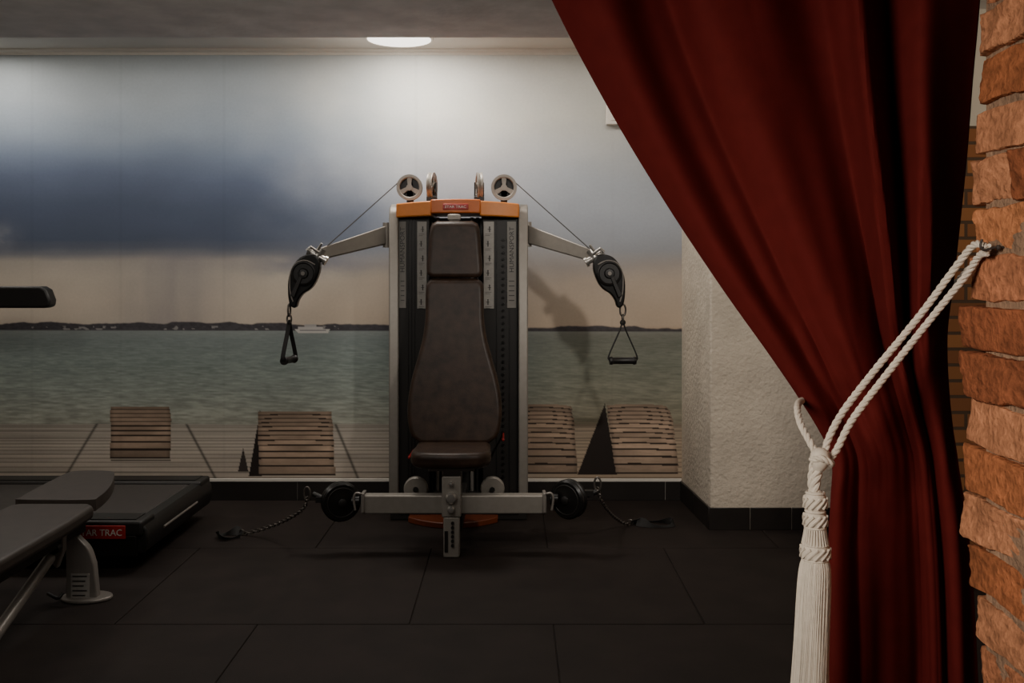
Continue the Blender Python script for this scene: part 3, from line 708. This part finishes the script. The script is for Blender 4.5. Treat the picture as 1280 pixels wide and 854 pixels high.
bm = NB(); bx(bm, -2.03, -1.95, 2.8, 4.40, 0.30, 0.38); bx(bm, -2.02, -1.96, 2.9, 3.0, 0.0, 0.32); bx(bm, -2.35, -1.65, 2.91, 2.99, 0.0, 0.06); obj('frame', bm, M['black'], t, bev=0.008)
bm = NB()
bx(bm, -2.06, -1.94, 4.08, 4.32, 0.38, 0.42); slab(bm, [P(58, 650, 4.15), P(80, 648, 4.15), P(78, 690, 4.15), P(70, 712, 4.15), P(60, 700, 4.15)], (0, 0.04, 0)); obj('hinge_bracket', bm, M['legmetal'], t, bev=0.006)
bm = NB(); c0 = P(69, 686, 4.13); lathe(bm, [(0.022, 0.02), (0.022, -0.015), (0.01, -0.02), (0, -0.02)], c0, (0, 1, 0), 20); obj('pivot_bolt', bm, M['black'], t)
bm = NB(); tube(bm, [P(62, 698, 4.12), P(0, 786, 3.62), P(-50, 856, 3.40)], 0.024, 16); obj('strut', bm, M['legmetal'], t)
YL = 4.34
lo = cat([P(a, b, YL) for a, b in ((82, 715), (82, 682), (83, 666), (86, 662), (90, 665), (99, 675), (110, 687), (117, 706))], 4)
lo = lo+[P(121, 749, YL), P(82, 749, YL)]
bm = NB(); slab(bm, lo, (0, 0.045, 0)); lg = obj('leg', bm, M['legmetal'], t, bev=0.012, seg=4)
bm = NB(); bx(bm, PX(89, YL), PX(112, YL), YL-0.003, YL+0.004, PZ(748, YL), PZ(717, YL)); lb = obj('sticker', bm, M['placard'], lg)
for k in range(5):
    bm = NB(); bx(bm, PX(91, YL), PX(109-2*(k % 3), YL), YL-0.0045, YL-0.0025, PZ(721+k*6, YL), PZ(719.5+k*6, YL)); obj('print_line', bm, M['ink'], lg)
xm = PX(105, YL)
bm = NB(); lo = [V(xm+0.115*math.cos(2*PI*i/28), YL+0.03+0.075*math.sin(2*PI*i/28), 0.0) for i in range(28)]
slab(bm, lo, (0, 0, 0.018)); obj('foot_plate', bm, M['legmetal'], t, bev=0.006)
bm = NB(); tube(bm, cat([P(60, 742, 4.3), P(72, 748, 4.28), P(78, 742, 4.3)], 4), 0.008, 10); obj('lock_pin', bm, M['black'], t)

# ------------------------------------------------------------------ curtain
YCU = 1.668
ly = [-572, -200, 0, 135, 250, 360, 440, 500, 545, 575, 620, 700, 854, 1425]
lx = [470, 603, 690, 762, 832, 905, 962, 1003, 1030, 1042, 1041, 1037, 1036, 1010]
ry = [-572, 0, 100, 200, 350, 420, 500, 570, 700, 854, 1425]
rx = [1262, 1223, 1214, 1206, 1190, 1182, 1185, 1195, 1212, 1221, 1250]
NU, NV = 280, 240
bm = NB(); G = []
for j in range(NV+1):
    py = -572+(1425+572)*j/NV
    xa = smooth_interp(py, ly, lx); xb = smooth_interp(py, ry, rx)
    A = np.interp(py, [-572, 0, 300, 480, 560, 700, 1425], [0.088, 0.084, 0.068, 0.036, 0.034, 0.042, 0.052])
    row = []
    for i in range(NU+1):
        u = i/NU
        uw = u+0.07*math.sin(2*PI*1.1*u+0.8)+0.03*math.sin(2*PI*2.3*u+2.0)+0.025*math.sin(py/300.0+4*u)
        ph = 2*PI*4.0*uw+0.4
        mod = 0.85+0.8*noise.noise(V(u*3.3, py/600.0, 7.7))
        f = math.sin(ph)*mod+0.30*math.sin(1.9*ph+1.3+py/360.0)*(1.2-mod)+0.06*math.sin(3.1*ph+py/300.0)
        f += 0.60*noise.noise(V(u*4.2, py/420.0, 3.1))+0.22*noise.noise(V(u*11, py/240.0, 5.1))
        low = float(np.interp(py, [420, 620], [0, 1]))
        f = f*(1-0.35*low)+0.48*low*math.sin(2*PI*4.6*uw+1.0)
        dens = 0.12*noise.noise(V(u*16+py/140.0, py/95.0, 9.0))*math.exp(-((py-520)/130)**2)
        y = YCU+A*(max(-1.2, f)*0.66+dens*2)
        px = xa+(xb-xa)*u
        cordy = np.interp(px, [1000, 1035, 1100, 1190], [520, 550, 478, 372])
        y += 0.012*math.exp(-((py-cordy)/34.0)**2)
        q = P(px, py, y); row.append(bm.verts.new((q.x, y, min(max(q.z, 0.004), 2.74))))
    G.append(row)
for j in range(NV):
    for i in range(NU): bm.faces.new((G[j][i], G[j+1][i], G[j+1][i+1], G[j][i+1]))
cu = obj('curtain', bm, M['velvet'], None)
sd = cu.modifiers.new('thick', 'SOLIDIFY'); sd.thickness = 0.004; sd.offset = 1
tag(cu, 'dark red velvet curtain swept aside and tied back beside the brick edge', 'curtain')

# ------------------------------------------------------------------ tieback
hk = V(XJ-0.006, 1.43, P(1236, 306, 1.43).z)
t = thing('curtain_tieback', 'twisted white cord with long tassel holding the red curtain back', 'tieback', P(1018, 900, 1.52))
def twisted(bm, pts, R, r, pitch):
    pts = cat(pts, 40); n = len(pts); L = 0; u = None; S = [[], [], []]
    for i in range(n):
        tdir = (pts[min(i+1, n-1)]-pts[max(i-1, 0)]).normalized()
        if u is None: u = tdir.cross(V(0, 1, 0)).normalized()
        u = (u-tdir*u.dot(tdir)).normalized(); w = tdir.cross(u)
        if i: L += (pts[i]-pts[i-1]).length
        for k in range(3):
            a = 2*PI*L/pitch+2*PI*k/3; S[k].append(pts[i]+(u*math.cos(a)+w*math.sin(a))*R)
    for s in S: tube(bm, s, r, 8)
bm = NB()
kn = P(1026, 572, 1.515)
RR, R1, PT = 0.0028, 0.0031, 0.034
twisted(bm, [hk+V(-0.012, 0.0, -0.004), P(1218, 306, 1.47), P(1196, 332, 1.50), P(1150, 394, 1.53), P(1095, 461, 1.535), P(1055, 513, 1.53), P(1036, 548, 1.52), kn+V(0.006, 0, 0.004)], RR, R1, PT)
twisted(bm, [hk+V(-0.012, 0.006, -0.012), P(1224, 320, 1.475), P(1206, 346, 1.505), P(1164, 398, 1.53), P(1110, 466, 1.535), P(1066, 524, 1.53), P(1046, 562, 1.52), kn+V(0.010, 0.004, -0.010)], RR, R1, PT)
twisted(bm, [kn+V(-0.004, 0.004, 0.0), P(1012, 552, 1.53), P(1000, 528, 1.56), P(997, 508, 1.60), P(1004, 500, 1.67), P(1030, 490, 1.78), P(1100, 440, 1.785), P(1170, 380, 1.765), P(1212, 335, 1.69)], RR, R1, PT)
obj('cord', bm, M['rope'], t)
bm = NB()
lathe(bm, [(0.004, 0.018), (0.011, 0.014), (0.015, 0.007), (0.016, -0.003), (0.012, -0.012), (0.008, -0.018)], kn+V(-0.002, -0.002, -0.002), (0.15, 0, 1), 20)
twisted(bm, [kn+V(-0.017, -0.005, -0.004), kn+V(-0.006, -0.018, 0.002), kn+V(0.010, -0.017, -0.005), kn+V(0.015, -0.004, -0.010)], 0.0024, 0.0031, 0.03)
obj('knot', bm, M['rope'], t)
tc_ = P(1019, 600, 1.515)
def tz(py): return P(1019, py, 1.515).z
bm = NB()
twisted(bm, [kn+V(-0.003, 0, -0.012), V(tc_.x, 1.515, tz(602)), V(tc_.x, 1.515, tz(622))], 0.004, 0.0046, 0.04)
twisted(bm, [kn+V(-0.010, 0.004, -0.008), V(tc_.x-0.005, 1.518, tz(600)), V(tc_.x-0.003, 1.518, tz(620))], 0.003, 0.0036, 0.04)
obj('tassel_neck', bm, M['rope'], t)
bm = NB(); X0 = tc_.x; TS = 0.93
prof = [(614, 0.010), (618, 0.016), (626, 0.0185), (634, 0.0165), (638, 0.014), (644, 0.0175), (650, 0.019), (656, 0.0165), (660, 0.015), (668, 0.017), (676, 0.0195), (684, 0.023), (690, 0.0245), (696, 0.023), (700, 0.019)]
lathe(bm, [(r*TS, tz(py)-tz(700)) for py, r in prof], (X0, 1.515, tz(700)), (0, 0, 1), 28)
for py, R, n in ((628, 0.0185, 11), (650, 0.0190, 11), (690, 0.0240, 13)):
    R *= TS
    for k in range(n):
        a0 = 2*PI*k/n
        pts = []
        for i in range(7):
            a = a0+2*PI/n*1.5*(i/6); pts.append(V(X0+math.cos(a)*R, 1.515+math.sin(a)*R, tz(py)+(i/6-0.5)*0.016))
        tube(bm, pts, 0.0022, 6)
for py, R in ((616, 0.0145), (639, 0.0155), (659, 0.0165), (680, 0.0205), (699, 0.0205)):
    torus(bm, (X0, 1.515, tz(py)), R*TS, 0.0021, (0, 0, 1), 30, 6)
for k in range(26):
    a = 2*PI*k/26; pts = [V(X0+math.cos(a)*R*TS, 1.515+math.sin(a)*R*TS, tz(py)) for py, R in ((660, 0.0165), (668, 0.018), (680, 0.0215))]
    tube(bm, pts, 0.0016, 6)
obj('tassel_head', bm, M['rope'], t)
bm = NB(); rr = random.Random(4)
lathe(bm, [(0.016, 0), (0.0198, -0.03), (0.0232, -0.12), (0.0245, -0.25)], (X0-0.003, 1.515, tz(700)), (0, 0, 1), 20)
for k in range(170):
    a = 2*PI*k/170+rr.uniform(-0.02, 0.02); off = rr.uniform(-0.0008, 0.0008); ee = rr.uniform(0.0, 0.018); sw = rr.uniform(-0.05, 0.05); wv_ = rr.uniform(-0.0006, 0.0006)
    pts = []
    for py, R in ((698, 0.0178), (706, 0.0215), (722, 0.0238), (760, 0.0248+wv_), (820, 0.0260-wv_), (900, 0.0278)):
        aa = a+sw*(py-698)/200; xs_ = X0-0.012*((py-700)/200) if py > 700 else X0
        pts.append(V(xs_+math.cos(aa)*(R+off), 1.515+math.sin(aa)*(R+off), tz(py)+(ee if py == 900 else 0)))
    tube(bm, cat(pts, 2), 0.0011, 5)
fr = obj('tassel_fringe', bm, M['rope'], t); fr['kind'] = 'stuff'

bm = NB(); h0 = hk+V(0.05, 0, -0.004)
t = thing('wall_hook', 'small dark metal hook in the brick edge holding the white cord', 'hook', hk)
tube(bm, cat([h0, hk+V(0.0, 0, -0.004), hk+V(-0.018, 0, -0.008), hk+V(-0.024, 0, -0.002), hk+V(-0.022, 0, 0.008)], 6), 0.0019, 10); obj('shank', bm, M['ink'], t)
bm = NB(); lathe(bm, [(0.004, 0.0), (0.004, 0.003), (0.0025, 0.004)], hk+V(0.004, 0, -0.004), (-1, 0, 0), 18); obj('collar', bm, M['ink'], t)

# ------------------------------------------------------------------ camera, lights
cam = bpy.data.cameras.new('camera'); co = bpy.data.objects.new('camera', cam); C.objects.link(co)
co.location = (0, 0, CH); co.rotation_euler = (PI/2, 0, 0)
cam.sensor_width = 36; cam.sensor_fit = 'HORIZONTAL'; cam.lens = 36*F/1280; cam.shift_y = -(427-HY)/1280
cam.clip_start = 0.02
bpy.context.scene.camera = co
def area(name, loc, target, power, size, col=(1, 0.9, 0.78), shape='DISK', spread=None, size_y=None):
    l = bpy.data.lights.new(name, 'AREA'); l.energy = power; l.shape = shape; l.size = size; l.color = col
    if size_y: l.size_y = size_y
    if spread: l.spread = math.radians(spread)
    o = bpy.data.objects.new(name, l); C.objects.link(o); o.location = loc
    o.rotation_euler = (Vector(target)-Vector(loc)).to_track_quat('-Z', 'Y').to_euler(); return o
def spot(name, loc, target, power, radius, angle, blend, col):
    l = bpy.data.lights.new(name, 'SPOT'); l.energy = power; l.shadow_soft_size = radius; l.spot_size = math.radians(angle); l.spot_blend = blend; l.color = col
    o = bpy.data.objects.new(name, l); C.objects.link(o); o.location = loc
    o.rotation_euler = (Vector(target)-Vector(loc)).to_track_quat('-Z', 'Y').to_euler(); return o
WARM = (1, 0.93, 0.84)
area('lamp_centre', (-0.60, 5.74, 2.90), (-0.60, 5.85, 0), 17, 0.50, WARM)
area('lamp_far_left', (-3.35, 5.80, 2.90), (-3.35, 5.80, 0), 8, 0.45, WARM)
area('recess_fill', (-0.9, 5.60, 2.90), (-0.9, 5.85, 0), 20, 4.6, WARM, 'RECTANGLE', size_y=0.25)  # added strip without a fixture, evens out the bright spot on the mural
l = bpy.data.lights.new('recess_glow_fill', 'POINT'); l.energy = 3.5; l.shadow_soft_size = 0.12; l.color = WARM  # added point without a fixture, brightens recess ceiling and mural top
o = bpy.data.objects.new('recess_glow_fill', l); C.objects.link(o); o.location = (-0.70, 5.66, 2.72)
spot('lamp_room_right', (1.07, 2.5, 2.60), (0.62, 5.8, 1.0), 140, 0.08, 48, 0.6, WARM)
area('room_fill', (-0.7, 3.0, 2.70), (-0.6, 5.4, 0.6), 25, 1.3, WARM)  # added soft fill for the machine front and lower mural
area('lamp_room_left', (-2.4, 3.0, 2.66), (-1.9, 4.6, 0.3), 11, 0.5, WARM)
area('front_fill', (-1.1, 0.0, 1.95), (0.75, 1.6, 1.25), 7.6, 0.8, (1, 0.87, 0.73), spread=64)  # added fill from the camera side for bricks, curtain and cord
area('lamp_far_right', (2.6, 3.4, 2.6), (2.5, 4.7, 1.3), 7, 0.4, (1, 0.82, 0.6))
w = bpy.data.worlds.new('world'); bpy.context.scene.world = w; w.use_nodes = True
w.node_tree.nodes['Background'].inputs[0].default_value = (1, 0.94, 0.88, 1); w.node_tree.nodes['Background'].inputs[1].default_value = 0.055
